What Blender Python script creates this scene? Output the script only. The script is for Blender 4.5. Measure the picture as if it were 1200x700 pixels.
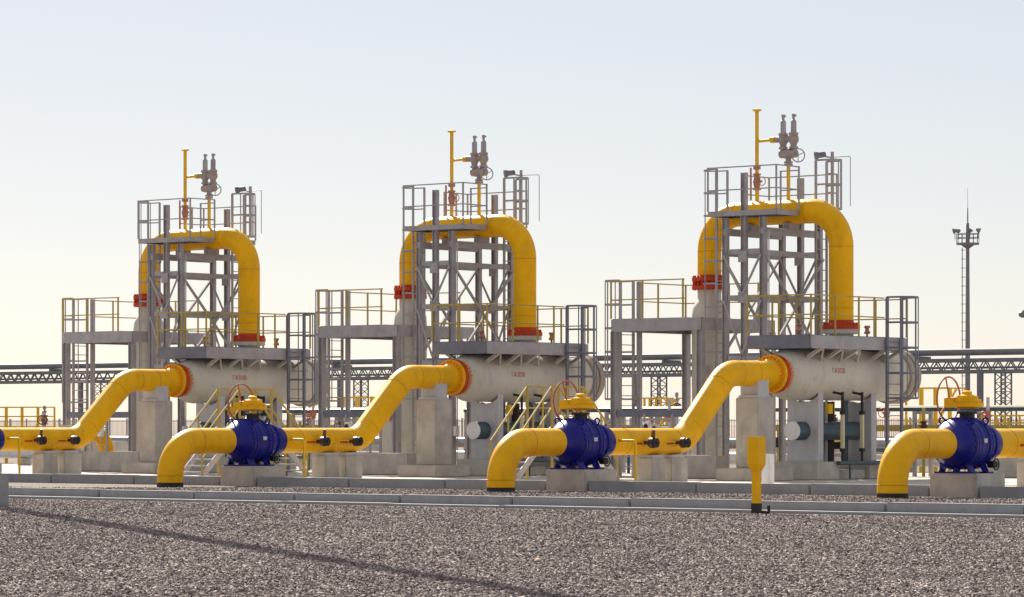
import bpy, bmesh, math, random
import numpy as np
from mathutils import Vector, Matrix
random.seed(7)
for o in list(bpy.data.objects): bpy.data.objects.remove(o)
SC = bpy.context.scene
COL = SC.collection
PI = math.pi
# world axes: X runs along the inlet pipes (right and away), Y along the row of units (left and away)
# ------------------------------------------------------------------ camera
TH = math.radians(38.796)
cd = bpy.data.cameras.new('camera'); cam = bpy.data.objects.new('camera', cd); COL.objects.link(cam)
cam.location = (-66.676, -53.96, 1.7)
cam.rotation_euler = (PI/2, 0, TH - PI/2)
cd.sensor_width = 36.0
cd.lens = 36.0*4023/1200
cd.shift_y = (497.65-350)/1200
cd.clip_start = 0.5; cd.clip_end = 6000
SC.camera = cam
# ------------------------------------------------------------------ sky and sun
SUN = Vector((0.565, 0.825, 0)).normalized()
EL = math.radians(35)
w = bpy.data.worlds.new('World'); SC.world = w; w.use_nodes = True
nt = w.node_tree; bg = nt.nodes['Background']
sky = nt.nodes.new('ShaderNodeTexSky'); sky.sky_type = 'NISHITA'; sky.sun_disc = False
sky.sun_elevation = EL; sky.sun_rotation = math.atan2(SUN.x, SUN.y)
sky.altitude = 100; sky.air_density = 0.8; sky.dust_density = 0.3; sky.ozone_density = 2.0
tint = nt.nodes.new('ShaderNodeMixRGB'); tint.blend_type = 'MULTIPLY'; tint.inputs['Fac'].default_value = 1; tint.inputs['Color2'].default_value = (.97, .87, .83, 1)   # the photograph's warm white balance
veil = nt.nodes.new('ShaderNodeMixRGB'); veil.inputs['Fac'].default_value = .54; veil.inputs['Color2'].default_value = (8.5, 8.25, 8.1, 1)   # thin even haze over the whole sky
nt.links.new(sky.outputs[0], tint.inputs['Color1']); nt.links.new(tint.outputs[0], veil.inputs['Color1']); nt.links.new(veil.outputs[0], bg.inputs[0]); bg.inputs[1].default_value = 0.050
sl = bpy.data.lights.new('sun', 'SUN'); so = bpy.data.objects.new('sun', sl); COL.objects.link(so)
sl.energy = 5.0; sl.angle = math.radians(0.4); sl.color = (1.0, 0.90, 0.76)
sd = Vector((SUN.x*math.cos(EL), SUN.y*math.cos(EL), math.sin(EL)))
so.rotation_euler = sd.to_track_quat('Z', 'Y').to_euler(); so.location = (0, 0, 60)
vs = SC.view_settings
vs.view_transform = 'Standard'; vs.look = 'None'; vs.exposure = 1.07; vs.gamma = 1.0
# ------------------------------------------------------------------ materials
M = {}
def mat(name, col, rough=.5, metal=0., var=.12, scale=1.5, bump=.0, bscale=60., dirt=None, dirt_amt=.0, spec=.5, dust_rimlight=None):
    m = bpy.data.materials.new(name); m.use_nodes = True; n = m.node_tree.nodes; l = m.node_tree.links
    b = n['Principled BSDF']; b.inputs['Roughness'].default_value = rough; b.inputs['Metallic'].default_value = metal
    b.inputs['Specular IOR Level'].default_value = spec
    g = n.new('ShaderNodeNewGeometry')
    t = n.new('ShaderNodeTexNoise'); t.inputs['Scale'].default_value = scale; t.inputs['Detail'].default_value = 8; t.inputs['Roughness'].default_value = .65
    l.new(g.outputs['Position'], t.inputs['Vector'])
    r = n.new('ShaderNodeValToRGB'); l.new(t.outputs['Fac'], r.inputs[0])
    r.color_ramp.elements[0].position = .3; r.color_ramp.elements[1].position = .7
    lo = [max(0, c*(1-var)) for c in col]; hi = [min(1, c*(1+var)) for c in col]
    r.color_ramp.elements[0].color = (*lo, 1); r.color_ramp.elements[1].color = (*hi, 1)
    out = r.outputs[0]
    if dirt:
        t2 = n.new('ShaderNodeTexNoise'); t2.inputs['Scale'].default_value = 3.2; t2.inputs['Detail'].default_value = 10; t2.inputs['Roughness'].default_value = .75
        mp = n.new('ShaderNodeMapping'); mp.inputs['Scale'].default_value = (1, 1, .35)
        l.new(g.outputs['Position'], mp.inputs[0]); l.new(mp.outputs[0], t2.inputs['Vector'])
        r2 = n.new('ShaderNodeValToRGB'); l.new(t2.outputs['Fac'], r2.inputs[0])
        r2.color_ramp.elements[0].position = .5; r2.color_ramp.elements[1].position = .72
        r2.color_ramp.elements[0].color = (0, 0, 0, 1); r2.color_ramp.elements[1].color = (dirt_amt,)*3 + (1,)
        mx = n.new('ShaderNodeMixRGB'); mx.inputs['Color2'].default_value = (*dirt, 1)
        l.new(r2.outputs[0], mx.inputs['Fac']); l.new(out, mx.inputs['Color1']); out = mx.outputs[0]
    if dust_rimlight:  # pale upward faces: dust, with the sunlit top rim put into the colour
        sn = n.new('ShaderNodeSeparateXYZ'); l.new(g.outputs['Normal'], sn.inputs[0])
        md_ = n.new('ShaderNodeMapRange'); md_.inputs['From Min'].default_value = .55; md_.inputs['From Max'].default_value = 1.0; md_.inputs['To Max'].default_value = .45; l.new(sn.outputs['Z'], md_.inputs[0])
        mu_ = n.new('ShaderNodeMath'); mu_.operation = 'MULTIPLY'; l.new(md_.outputs[0], mu_.inputs[0]); l.new(t.outputs['Fac'], mu_.inputs[1])
        mx2 = n.new('ShaderNodeMixRGB'); mx2.inputs['Color2'].default_value = (*dust_rimlight, 1); l.new(mu_.outputs[0], mx2.inputs['Fac']); l.new(out, mx2.inputs['Color1']); out = mx2.outputs[0]
    l.new(out, b.inputs['Base Color'])
    rr = n.new('ShaderNodeMapRange'); l.new(t.outputs['Fac'], rr.inputs[0])
    rr.inputs['To Min'].default_value = max(.05, rough-.1); rr.inputs['To Max'].default_value = min(1, rough+.12)
    l.new(rr.outputs[0], b.inputs['Roughness'])
    if bump:
        t3 = n.new('ShaderNodeTexNoise'); t3.inputs['Scale'].default_value = bscale; t3.inputs['Detail'].default_value = 6
        l.new(g.outputs['Position'], t3.inputs['Vector'])
        bp = n.new('ShaderNodeBump'); bp.inputs['Strength'].default_value = bump; bp.inputs['Distance'].default_value = .02
        l.new(t3.outputs['Fac'], bp.inputs['Height']); l.new(bp.outputs[0], b.inputs['Normal'])
    M[name] = m
    return m
mat('yellow', (.80, .425, .002), .42, dust_rimlight=(.80, .60, .22), var=.10, scale=1.3, dirt=(.52, .26, .012), dirt_amt=.6, bump=.05, bscale=25, spec=.18)  # tops tinted pale for dust and a painted sunlit rim
mat('rail_yellow', (.74, .46, .02), .5, var=.12, dirt=(.4, .25, .04), dirt_amt=.4, spec=.25)
mat('blue', (.004, .006, .19), .38, var=.2, scale=3, dirt=(.02, .025, .2), dirt_amt=.4, bump=.1, bscale=30, spec=.3)
mat('red', (.50, .048, .012), .5, spec=.25, var=.25, scale=5, dirt=(.3, .08, .03), dirt_amt=.6)
mat('wheel_paint', (.34, .085, .04), .55, var=.3, scale=6)
mat('weld', (.55, .24, .01), .6, var=.25, scale=12, spec=.2)
mat('rail_backlit_olive', (.40, .31, .085), .5, var=.2, dirt=(.3, .22, .06), dirt_amt=.5, spec=.25)  # railing yellow darkened to olive, backlit shade put into the colour
mat('valve_grey', (.33, .285, .27), .5, var=.25, scale=9, dirt=(.42,.13,.06), dirt_amt=.75)
mat('rust', (.40, .20, .145), .65, var=.3, scale=9, dirt=(.45,.08,.04), dirt_amt=.7)
mat('orange', (.78, .25, .012), .5, spec=.25, var=.2, scale=5)
mat('cream', (.56, .53, .47), .5, var=.05, scale=1.2, dirt=(.36, .29, .21), dirt_amt=.55, spec=.3, bump=.04, bscale=12)
mat('steel', (.345, .335, .36), .5, .1, var=.16, scale=3, dirt=(.2, .16, .13), dirt_amt=.5)
mat('dark_steel', (.16, .17, .225), .5, .1, var=.18, scale=3, dirt=(.12, .1, .09), dirt_amt=.5)
mat('pale_steel', (.48, .48, .51), .5, .1, var=.12, scale=3, dirt=(.3, .26, .22), dirt_amt=.4)
mat('closure', (.34, .29, .24), .55, var=.15, scale=4, dirt=(.2,.15,.11), dirt_amt=.6)
mat('maroon', (.06, .016, .016), .45, var=.3)
mat('teal', (.05, .085, .11), .4, var=.25, scale=4)
mat('white', (.74, .74, .76), .45, var=.06, scale=4, dirt=(.45, .42, .38), dirt_amt=.4)
mat('black', (.012, .012, .014), .6, var=.3)
mat('concrete', (.46, .435, .395), .85, var=.2, scale=1.8, dirt=(.32, .28, .24), dirt_amt=.75, bump=.35, bscale=40)
mat('kerb', (.29, .295, .31), .85, var=.12, scale=2.5, dirt=(.22, .215, .21), dirt_amt=.6, bump=.35, bscale=40)
mat('slab', (.46, .43, .39), .9, var=.16, scale=.8, dirt=(.28, .26, .23), dirt_amt=.6, bump=.4, bscale=30)
mat('rack', (.19, .195, .215), .6, .1, var=.2)  # grey lightened, distance haze put into the colour
mat('glass', (.62, .58, .38), .2, var=.1)
mat('letter', (.50, .08, .06), .6, var=.2, scale=20)
mat('tan_rock', (.56, .38, .25), .9, var=.2, scale=30)
mat('sand', (.30, .24, .18), .95, var=.2, scale=.05)
# ------------------------------------------------------------------ mesh helpers
class MB:
    def __init__(s): s.v = []; s.f = []
    def add(s, vs, fs):
        n = len(s.v); s.v += [tuple(v) for v in vs]; s.f += [tuple(i+n for i in f) for f in fs]; return s
    def box(s, lo, hi):
        x0, y0, z0 = lo; x1, y1, z1 = hi
        return s.add([(x0,y0,z0),(x1,y0,z0),(x1,y1,z0),(x0,y1,z0),(x0,y0,z1),(x1,y0,z1),(x1,y1,z1),(x0,y1,z1)],
                     [(0,3,2,1),(4,5,6,7),(0,1,5,4),(1,2,6,5),(2,3,7,6),(3,0,4,7)])
    def bbox(s, lo, hi, b=.02):      # chamfered box
        bm = bmesh.new(); bmesh.ops.create_cube(bm, size=1)
        for v in bm.verts:
            v.co = Vector([(lo[i]+hi[i])/2 + v.co[i]*(hi[i]-lo[i]) for i in range(3)])
        bmesh.ops.bevel(bm, geom=bm.edges[:], offset=b, segments=2, affect='EDGES')
        bm.verts.index_update(); s.add([v.co[:] for v in bm.verts], [[v.index for v in f.verts] for f in bm.faces]); bm.free(); return s
    def beam(s, a, b, w, h, up=(0,0,1)):  # rectangular bar from a to b, w sideways, h along up
        a = Vector(a); b = Vector(b); t = (b-a).normalized(); u = Vector(up)
        if abs(t.dot(u)) > .99: u = Vector((1,0,0))
        sd_ = t.cross(u).normalized(); u = sd_.cross(t).normalized()
        vs = []
        for p in (a, b):
            for i, j in ((-1,-1),(1,-1),(1,1),(-1,1)): vs.append(p + sd_*(w/2*i) + u*(h/2*j))
        return s.add(vs, [(0,1,2,3),(7,6,5,4),(0,4,5,1),(1,5,6,2),(2,6,7,3),(3,7,4,0)])
    def chan(s, a, b, h, w=.09, t=.014, side=1):   # steel channel lying along a-b (horizontal), web h high, flanges w towards side
        a = Vector(a); b = Vector(b); d = (b-a).normalized(); n = Vector((0,0,1)).cross(d)*side
        prof = [(0,-h/2),(w,-h/2),(w,-h/2+t),(t,-h/2+t),(t,h/2-t),(w,h/2-t),(w,h/2),(0,h/2)]
        vs = [p + n*x + Vector((0,0,z)) for p in (a, b) for x, z in prof]; k = len(prof)
        fs = [(i, (i+1) % k, k+(i+1) % k, k+i) for i in range(k)] + [tuple(range(k))[::-1], tuple(range(k, 2*k))]
        return s.add(vs, fs)
    def hpost(s, x, y, z0, z1, w=.16, d=.16, t=.014):     # H section column
        s.box((x-w/2, y-d/2, z0), (x+w/2, y-d/2+t, z1)); s.box((x-w/2, y+d/2-t, z0), (x+w/2, y+d/2, z1))
        return s.box((x-t/2, y-d/2+t, z0), (x+t/2, y+d/2-t, z1))
    def frame(s, t):
        t = Vector(t).normalized(); a = Vector((0,0,1)) if abs(t.z) < .9 else Vector((1,0,0))
        u = t.cross(a).normalized(); return t, u, t.cross(u)
    def lathe(s, o, ax, prof, n=32, cap=True):
        o = Vector(o); t, u, v = s.frame(ax); vs = []; fs = []
        for d_, r_ in prof:
            for i in range(n):
                a = 2*PI*i/n; vs.append(o + t*d_ + (u*math.cos(a) + v*math.sin(a))*r_)
        for k in range(len(prof)-1):
            for i in range(n):
                j = (i+1) % n; fs.append((k*n+i, k*n+j, (k+1)*n+j, (k+1)*n+i))
        if cap: fs.append(tuple(range(n))[::-1]); fs.append(tuple(range((len(prof)-1)*n, len(prof)*n)))
        return s.add(vs, fs)
    def cyl(s, a, b, r, r2=None, n=16):
        a = Vector(a); b = Vector(b); return s.lathe(a, b-a, [(0, r), ((b-a).length, r if r2 is None else r2)], n)
    def tube(s, pts, r, n=24, cap=True, closed=False):
        pts = [Vector(p) for p in pts]; m = len(pts); vs = []; fs = []
        tans = []
        for i in range(m):
            if closed: t = pts[(i+1) % m]-pts[i-1]
            else: t = (pts[min(i+1, m-1)]-pts[i]).normalized() + (pts[i]-pts[max(i-1, 0)]).normalized()
            tans.append(t.normalized())
        t, u, v = s.frame(tans[0])
        for i in range(m):
            t = tans[i]; u = (u - t*u.dot(t)).normalized(); v = t.cross(u)
            for k in range(n):
                a = 2*PI*k/n; vs.append(pts[i] + (u*math.cos(a)+v*math.sin(a))*r)
        for i in range(m if closed else m-1):
            i2 = (i+1) % m
            for k in range(n):
                j = (k+1) % n; fs.append((i*n+k, i*n+j, i2*n+j, i2*n+k))
        if cap and not closed: fs.append(tuple(range(n))[::-1]); fs.append(tuple(range((m-1)*n, m*n)))
        return s.add(vs, fs)
    def ring(s, c, ax, R, r, n=40, m=8):
        t, u, v = s.frame(ax); c = Vector(c)
        return s.tube([c + (u*math.cos(2*PI*i/n)+v*math.sin(2*PI*i/n))*R for i in range(n)], r, m, closed=True)
    def bolts(s, o, ax, R, n, r, l0, l1):
        t, u, v = s.frame(ax); o = Vector(o)
        for i in range(n):
            a = 2*PI*(i+.5)/n; p = o + (u*math.cos(a)+v*math.sin(a))*R
            s.cyl(p+t*l0, p+t*l1, r, n=6)
        return s
    def mesh(s, name, m, base=(0,0,0), smooth=True, ang=38):
        me = bpy.data.meshes.new(name)
        bx, by, bz = base
        me.from_pydata([(x-bx, y-by, z-bz) for x, y, z in s.v], [], s.f); me.update()
        if smooth:
            me.polygons.foreach_set('use_smooth', [True]*len(me.polygons)); me.set_sharp_from_angle(angle=math.radians(ang))
        me.materials.append(M[m] if isinstance(m, str) else m)
        return me
    def build(s, name, m, parent=None, **k):
        base = (0,0,0); p = parent
        while p is not None:
            base = p.location[:]if p.parent is None else base; p = p.parent
        o = bpy.data.objects.new(name, s.mesh(name, m, base, **k)); COL.objects.link(o)
        if parent is not None: o.parent = parent
        return o
def thing(name, base, label, cat, group=None):
    o = bpy.data.objects.new(name, None); COL.objects.link(o); o.location = base; o.empty_display_size = .3
    return tag(o, label, cat, group)
def tag(o, label=None, cat=None, group=None, kind=None):
    for k, v in (('label', label), ('category', cat), ('group', group), ('kind', kind)):
        if v: o[k] = v
    return o
def single(name, mb, m, base, label, cat, group=None, **k):
    me = mb.mesh(name, m, base, **k); o = bpy.data.objects.new(name, me); COL.objects.link(o); o.location = base
    return tag(o, label, cat, group)
def piece(me, name, parent, loc=(0,0,0)):
    o = bpy.data.objects.new(name, me); COL.objects.link(o); o.parent = parent; o.location = loc; return o
def copy_tree(o, off=None, label=None, parent=None):
    c = o.copy(); COL.objects.link(c); c.parent = parent
    if off is not None: c.location = Vector(o.location) + Vector(off)
    if label: c['label'] = label
    for ch in KIDS.get(o.name, []): copy_tree(ch, None, None, c)
    return c
def arc(c, r, a0, a1, n, plane):   # plane: two axis vectors
    e, f = Vector(plane[0]), Vector(plane[1]); c = Vector(c)
    return [c + e*(r*math.cos(a0+(a1-a0)*i/n)) + f*(r*math.sin(a0+(a1-a0)*i/n)) for i in range(n+1)]
def bend(pts, R, n=12):   # polyline with rounded corners
    pts = [Vector(p) for p in pts]; out = [pts[0]]
    for i in range(1, len(pts)-1):
        a = (pts[i-1]-pts[i]).normalized(); b = (pts[i+1]-pts[i]).normalized()
        ang = a.angle(b); d_ = R/math.tan(ang/2); c = pts[i] + (a+b).normalized()*(R/math.sin(ang/2))
        p0 = pts[i]+a*d_; p1 = pts[i]+b*d_; v0 = p0-c; v1 = p1-c; tot = v0.angle(v1)
        for k in range(n+1):
            s_ = k/n; out.append(c + (v0*math.sin((1-s_)*tot) + v1*math.sin(s_*tot))/math.sin(tot))
    out.append(pts[-1]); return out
S = 11.526
UNIT = {0: 'right-hand', 1: 'middle', 2: 'left-hand', -1: 'rightmost'}
# ------------------------------------------------------------------ ground
g = MB(); g.add([(-1500,-2500,0),(4000,-2500,0),(4000,4000,0),(-1500,4000,0)], [(0,1,2,3)])
m = bpy.data.materials.new('gravel_ground'); m.use_nodes = True; n = m.node_tree.nodes; l = m.node_tree.links
b = n['Principled BSDF']; b.inputs['Roughness'].default_value = .95
ge = n.new('ShaderNodeNewGeometry')
vo = n.new('ShaderNodeTexVoronoi'); vo.inputs['Scale'].default_value = 26; l.new(ge.outputs['Position'], vo.inputs['Vector'])
no = n.new('ShaderNodeTexNoise'); no.inputs['Scale'].default_value = .35; no.inputs['Detail'].default_value = 6; l.new(ge.outputs['Position'], no.inputs['Vector'])
sp = n.new('ShaderNodeSeparateColor'); l.new(vo.outputs['Color'], sp.inputs[0])
cr = n.new('ShaderNodeValToRGB'); l.new(sp.outputs[0], cr.inputs[0])
cr.color_ramp.elements[0].color = (.09, .068, .06, 1); cr.color_ramp.elements[1].color = (.42, .35, .31, 1)
e_ = cr.color_ramp.elements.new(.55); e_.color = (.23, .18, .155, 1)
mx = n.new('ShaderNodeMixRGB'); mx.blend_type = 'MULTIPLY'; mx.inputs['Fac'].default_value = .5
l.new(cr.outputs[0], mx.inputs['Color1']); l.new(no.outputs['Fac'], mx.inputs['Color2'])
l.new(mx.outputs[0], b.inputs['Base Color'])
bp = n.new('ShaderNodeBump'); bp.inputs['Strength'].default_value = 1; bp.inputs['Distance'].default_value = .03
l.new(vo.outputs['Distance'], bp.inputs['Height']); bp.invert = True; l.new(bp.outputs[0], b.inputs['Normal'])
M['gravel_ground'] = m
ground = g.build('ground', 'gravel_ground', smooth=False); tag(ground, kind='structure', label='brown grey gravel ground reaching to the horizon', cat='ground')
# concrete apron under the units
pad = MB(); pad.box((3.0, -40, .004), (27, 46, .15)); pad = pad.build('pavement', 'slab', smooth=False)
tag(pad, kind='structure', label='pale concrete apron under the filter units', cat='pavement')
# kerbs
kf = bpy.data.objects.new('kerb', None); COL.objects.link(kf); kf.location = (2.8, 0, 0); tag(kf, kind='structure', label='pale concrete kerb along the front of the apron', cat='kerb')
for k in range(-3, 4):
    v0 = k*S+.68; v1 = (k+1)*S-.68; q = 3; L = (v1-v0)/q
    for i in range(q):
        a = v0+i*L+.012; bb = v0+(i+1)*L-.012; j = random.uniform(-.012, .012)
        MB().bbox((2.68+j, a, -.05), (2.98+j, bb, .26+random.uniform(-.008, .008)), .025).build('kerb_stone', 'kerb', kf)
kn = bpy.data.objects.new('kerb', None); COL.objects.link(kn); kn.location = (-12, 0, 0); tag(kn, kind='structure', label='near stepped concrete kerb beside the gravel', cat='kerb')
v = -46.
while v < 40:
    j = random.uniform(-.015, .015)
    MB().bbox((-12.0+j, v+.01, -.05), (-11.7+j, v+2.99, .23+random.uniform(-.008, .008)), .025).build('kerb_stone', 'kerb', kn)
    MB().bbox((-12.45+j, v+.01, -.05), (-12.01+j, v+2.99, .055+random.uniform(-.008, .008)), .015).build('kerb_stone', 'kerb', kn)
    v += 3.0
# ------------------------------------------------------------------ unit 0 : list of (root object, units to copy to, label template)
PROTO = []
def reg(o, units=(0, 1, 2)): PROTO.append((o, units)); return o
# ---- inlet pipe
t = reg(thing('inlet_pipe', (0,0,0), 'yellow pipe rising out of the gravel towards the apron, {} inlet pipe', 'pipe', 'yellow inlet pipes'), (0, 1, 2, -1))
path = bend([(0,0,.12),(0,0,1.25),(2.34,0,1.25)], .98, 18)
MB().tube(path, .352, 48).build('pipe_elbow', 'yellow', t)
MB().lathe((0,0,0), (0,0,1), [(-.1,.362),(.13,.362)], 40).build('ground_sleeve', 'black', t)
path = bend([(4.22,0,1.25),(7.72,0,1.25),(9.78,0,3.1),(11.72,0,3.1)], 1.05, 12)
MB().tube(path, .352, 48).build('pipe_run', 'yellow', t)
for q in (5.0, 10.95): MB().lathe((q,0,1.25 if q < 8 else 3.1), (1,0,0), [(0,.3),(.012,.357),(.03,.357),(.042,.3)], 40).build('weld_bead', 'weld', t)
for (pu, pz, tx, tz) in ((7.22,1.25,1,0),(8.12,1.6,.744,.668),(9.40,2.76,.744,.668),(10.22,3.1,1,0)):
    MB().lathe((pu-.012*tx,0,pz-.012*tz), (tx,0,tz), [(0,.34),(.008,.3575),(.022,.3575),(.03,.34)], 40).build('weld_bead', 'weld', t)
MB().lathe((0,0,.3), (0,0,1), [(0,.34),(.008,.3575),(.022,.3575),(.03,.34)], 40).build('weld_bead', 'weld', t)
MB().lathe((1.02,0,1.25), (1,0,0), [(0,.34),(.008,.3575),(.022,.3575),(.03,.34)], 40).build('weld_bead', 'weld', t)
fl = MB().lathe((11.62,0,3.1), (1,0,0), [(0,.352),(.14,.41),(.2,.44),(.2,.53),(.32,.53),(.32,.35)], 48).build('flange', 'yellow', t)
tag(MB().bolts((11.82,0,3.1), (1,0,0), .475, 24, .03, -.09, .48).build('bolts', 'orange', t), kind='stuff')
for i, uu in enumerate((5.55, 6.95)):   # small valves on the pipe's side
    sv = MB().cyl((uu,-.33,1.22), (uu,-.5,1.22), .05).lathe((uu,-.5,1.22), (0,-1,0), [(0,.1),(.05,.14),(.16,.14),(.2,.09)], 16).build('small_valve', 'maroon', t)
    MB().cyl((uu,-.62,1.22), (uu,-.78,1.22), .035).cyl((uu,-.72,1.22), (uu,-.75,1.22), .13).build('valve_cap', 'black', sv)
    if i == 0: MB().beam((uu,-.62,1.25), (uu-.03,-.66,1.56), .07, .12).build('lever', 'maroon', sv)
    MB().beam((uu-.42,-.36,1.2), (uu-.12,-.36,1.2), .02, .05).build('arrow_mark', 'red', t)
MB().tube(bend([(5.75,-.45,1.2),(6.25,-.45,1.2),(6.25,-.45,.95)], .05, 4), .014, 8).build('sensing_line', 'rail_yellow', t)
MB().tube(bend([(6.3,-.45,1.24),(6.8,-.45,1.24)], .05, 4), .014, 8).build('sensing_line', 'rail_yellow', t)
# ---- ball valve
t = reg(thing('ball_valve', (3.35,0,.55), 'dark blue ball valve with yellow gearbox on the {} inlet pipe', 'valve', 'blue ball valves'), (0, 1, 2, -1))
MB().lathe((2.25,0,1.25), (1,0,0), [(0,0.360),(.06,0.380),(.16,0.405),(.26,0.462),(.35,0.528),(.42,0.569),(.46,0.581),(.48,0.618),(.54,0.618),(.55,0.597),(.57,0.597),(.58,0.618),(.64,0.618),(.66,0.589),(.74,0.597),(.76,0.610),(.8,0.610),(.82,0.597),(.94,0.597),(.96,0.610),(1.0,0.610),(1.02,0.597),(1.08,0.589),(1.1,0.618),(1.16,0.618),(1.17,0.597),(1.19,0.597),(1.2,0.618),(1.26,0.618),(1.28,0.569),(1.36,0.528),(1.48,0.478),(1.6,0.446),(1.62,0.478),(1.7,0.478),(1.72,0.446),(1.9,0.421),(2.0,0.396),(2.06,0.360)], 56).build('body', 'blue', t, ang=28)
tag(MB().bolts((2.81,0,1.25), (1,0,0), .59, 24, .026, -.13, .13).bolts((3.43,0,1.25), (1,0,0), .59, 24, .026, -.13, .13).bolts((3.91,0,1.25), (1,0,0), .455, 20, .02, -.08, .08).build('bolts', 'blue', t), kind='stuff')
for uu in (2.81, 3.43):
    for s_ in (-1, 1):
        MB().ring((uu, s_*.41, 1.79), (1,0,0), .07, .022, 20, 8).beam((uu, s_*.35, 1.63), (uu, s_*.39, 1.74), .04, .09).build('lifting_lug', 'blue', t)
    ft = MB().beam((uu,-.55,.57), (uu,.55,.57), .24, .04)
    for s_ in (-.42, 0, .42): ft.beam((uu, s_, .57), (uu, s_*.65, .86), .05, .22, (1,0,0))
    ft.build('foot', 'blue', t)
MB().cyl((3.62,-.38,.76), (3.62,-.58,.76), .085).ring((3.62,-.58,.76), (0,1,0), .13, .018, 20, 8).build('drain_valve', 'black', t)
MB().lathe((3.26,0,1.75), (0,0,1), [(0,.22),(.1,.22),(.1,.18),(.2,.17),(.2,.24),(.26,.24)], 28).build('neck', 'black', t)
gb = MB().lathe((3.26,0,2.08), (0,0,1), [(0,.26),(.04,.40),(.13,.40),(.13,.34),(.22,.34),(.22,.27),(.30,.25),(.33,.12),(.40,.12),(.42,.06)], 32)
gb.box((2.92,.16,2.10), (3.6,.42,2.32)).build('gearbox', 'yellow', t)
tag(MB().bolts((3.26,0,2.21), (0,0,1), .37, 12, .022, -.02, .03).build('gearbox_bolts', 'rail_yellow', t), kind='stuff')
hw = MB().ring((3.45,.62,2.31), (0,1,0), .52, .022, 48, 8).build('handwheel', 'wheel_paint', t)
sp_ = MB()
for i in range(3):
    a = PI/2+.25+i*2*PI/3; sp_.tube([(3.45,.60,2.31), (3.45+.52*math.cos(a),.62,2.31+.52*math.sin(a))], .018, 8)
MB().beam((3.05,-.598,1.32), (3.2,-.598,1.32), .012, .1).build('nameplate', 'pale_steel', t)
sp_.cyl((3.45,.42,2.31), (3.45,.66,2.31), .04).build('spokes', 'wheel_paint', hw)
# ---- valve plinth and supports
reg(single('valve_plinth', MB().bbox((2.62,-.64,-.1), (3.95,.64,.55), .025), 'concrete', (3.35,0,0), 'pale concrete plinth under the blue ball valve of the {} inlet pipe', 'plinth', 'valve plinths'), (0, 1, 2, -1))
blk = thing('pipe_support', (6.2,0,.15), 'nearer concrete support block under the {} inlet pipe', 'support block', 'pipe support blocks')
MB().bbox((6.0,-.27,.154), (6.6,.27,.82), .02).build('block', 'concrete', blk); MB().box((6.05,-.24,.822), (6.55,.24,.9)).build('bearing_plate', 'pale_steel', blk); reg(blk, (0, 1, 2, -1))
blk = thing('pipe_support', (7.2,0,.15), 'farther concrete support block below the bend of the {} inlet pipe', 'support block', 'pipe support blocks')
MB().bbox((6.85,-.27,.154), (7.6,.27,.82), .02).build('block', 'concrete', blk); MB().box((6.9,-.24,.822), (7.5,.24,.9)).build('bearing_plate', 'pale_steel', blk); reg(blk, (0, 1, 2, -1))
t = reg(thing('pipe_pier', (11.1,0,.15), 'tall concrete pier with plinth under the upper end of the {} inlet pipe', 'pier', 'concrete piers'), (0, 1, 2, -1))
MB().bbox((10.3,-.75,.154), (11.9,.75,.5), .025).build('plinth', 'concrete', t)
MB().bbox((10.72,-.38,.5), (11.48,.38,2.44), .025).build('column', 'concrete', t)
MB().box((10.75,-.3,2.441), (11.45,.3,2.5)).add([(10.85,-.3,2.5),(11.35,-.3,2.5),(11.35,.3,2.5),(10.85,.3,2.5),(10.85,-.3,2.93),(11.35,-.3,2.93),(11.35,.3,2.93),(10.85,.3,2.93)],[(0,1,5,4),(2,3,7,6),(1,2,6,5),(3,0,4,7)]).build('saddle', 'pale_steel', t, smooth=False)
# ---- drain stand beside the valve
t = reg(thing('drain_stand', (4.35,-.95,0.15), 'thin bent yellow vent tube standing beside the valve of the {} inlet pipe', 'vent tube', 'vent tubes'), (0, 1, 2))
MB().tube(bend([(4.45,-.33,1.28),(4.35,-.95,1.28),(4.35,-.95,.15)], .09, 6), .035, 12).build('tube', 'rail_yellow', t)
MB().cyl((4.35,-.95,.151), (4.35,-.95,.17), .1).build('base_plate', 'steel', t)
# ---- filter vessel
t = reg(thing('filter_vessel', (15.6,0,.15), 'beige horizontal filter vessel of the {} unit on saddle legs', 'vessel', 'horizontal filter vessels'))
MB().lathe((12.2,0,3.1), (1,0,0), [(0,.36),(.05,.44),(.14,.56),(.26,.65),(.42,.705),(.58,.72),(5.75,.72)], 56).build('shell', 'cream', t)
MB().lathe((11.95,0,3.1), (1,0,0), [(0,.35),(0,.54),(.14,.54),(.14,.45),(.26,.38),(.26,.3)], 48).build('inlet_flange', 'red', t)
cl = MB().lathe((17.9,0,3.1), (1,0,0), [(0,.73),(.01,.8),(.22,.8),(.24,.74),(.3,.74),(.3,.8),(.52,.8),(.54,.72),(.62,.66),(.68,.4),(.7,.05)], 48).build('closure', 'closure', t)
MB().ring((18.68,0,3.1), (1,0,0), .2, .02, 20, 8).build('closure_handle', 'steel', cl)
MB().lathe((15.41,0,3.7), (0,0,1), [(0,.355),(.58,.355),(.58,.52),(.71,.52)], 40).build('outlet_nozzle', 'cream', t)
for uu in (13.59, 16.31):
    s_ = MB()
    n_ = 14; prof = [(-.52, .66), (.52, .66), (.52, 2.75)] + [(.78*math.sin(a), 3.1-.78*math.cos(a)) for a in [.72-1.44*i/n_ for i in range(n_+1)]] + [(-.52, 2.75)]
    k_ = len(prof); vs_ = [(uu+dx, y, z) for dx in (-.13, .13) for y, z in prof]
    s_.add(vs_, [tuple(range(k_)), tuple(range(k_, 2*k_))[::-1]] + [(i, k_+i, k_+(i+1) % k_, (i+1) % k_) for i in range(k_)])
    sd_ = s_.build('saddle_leg', 'pale_steel', t, ang=20)
    MB().bbox((uu-.55,-.74,.154), (uu+.6,.74,.655), .02).build('footing', 'concrete', t)
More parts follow.
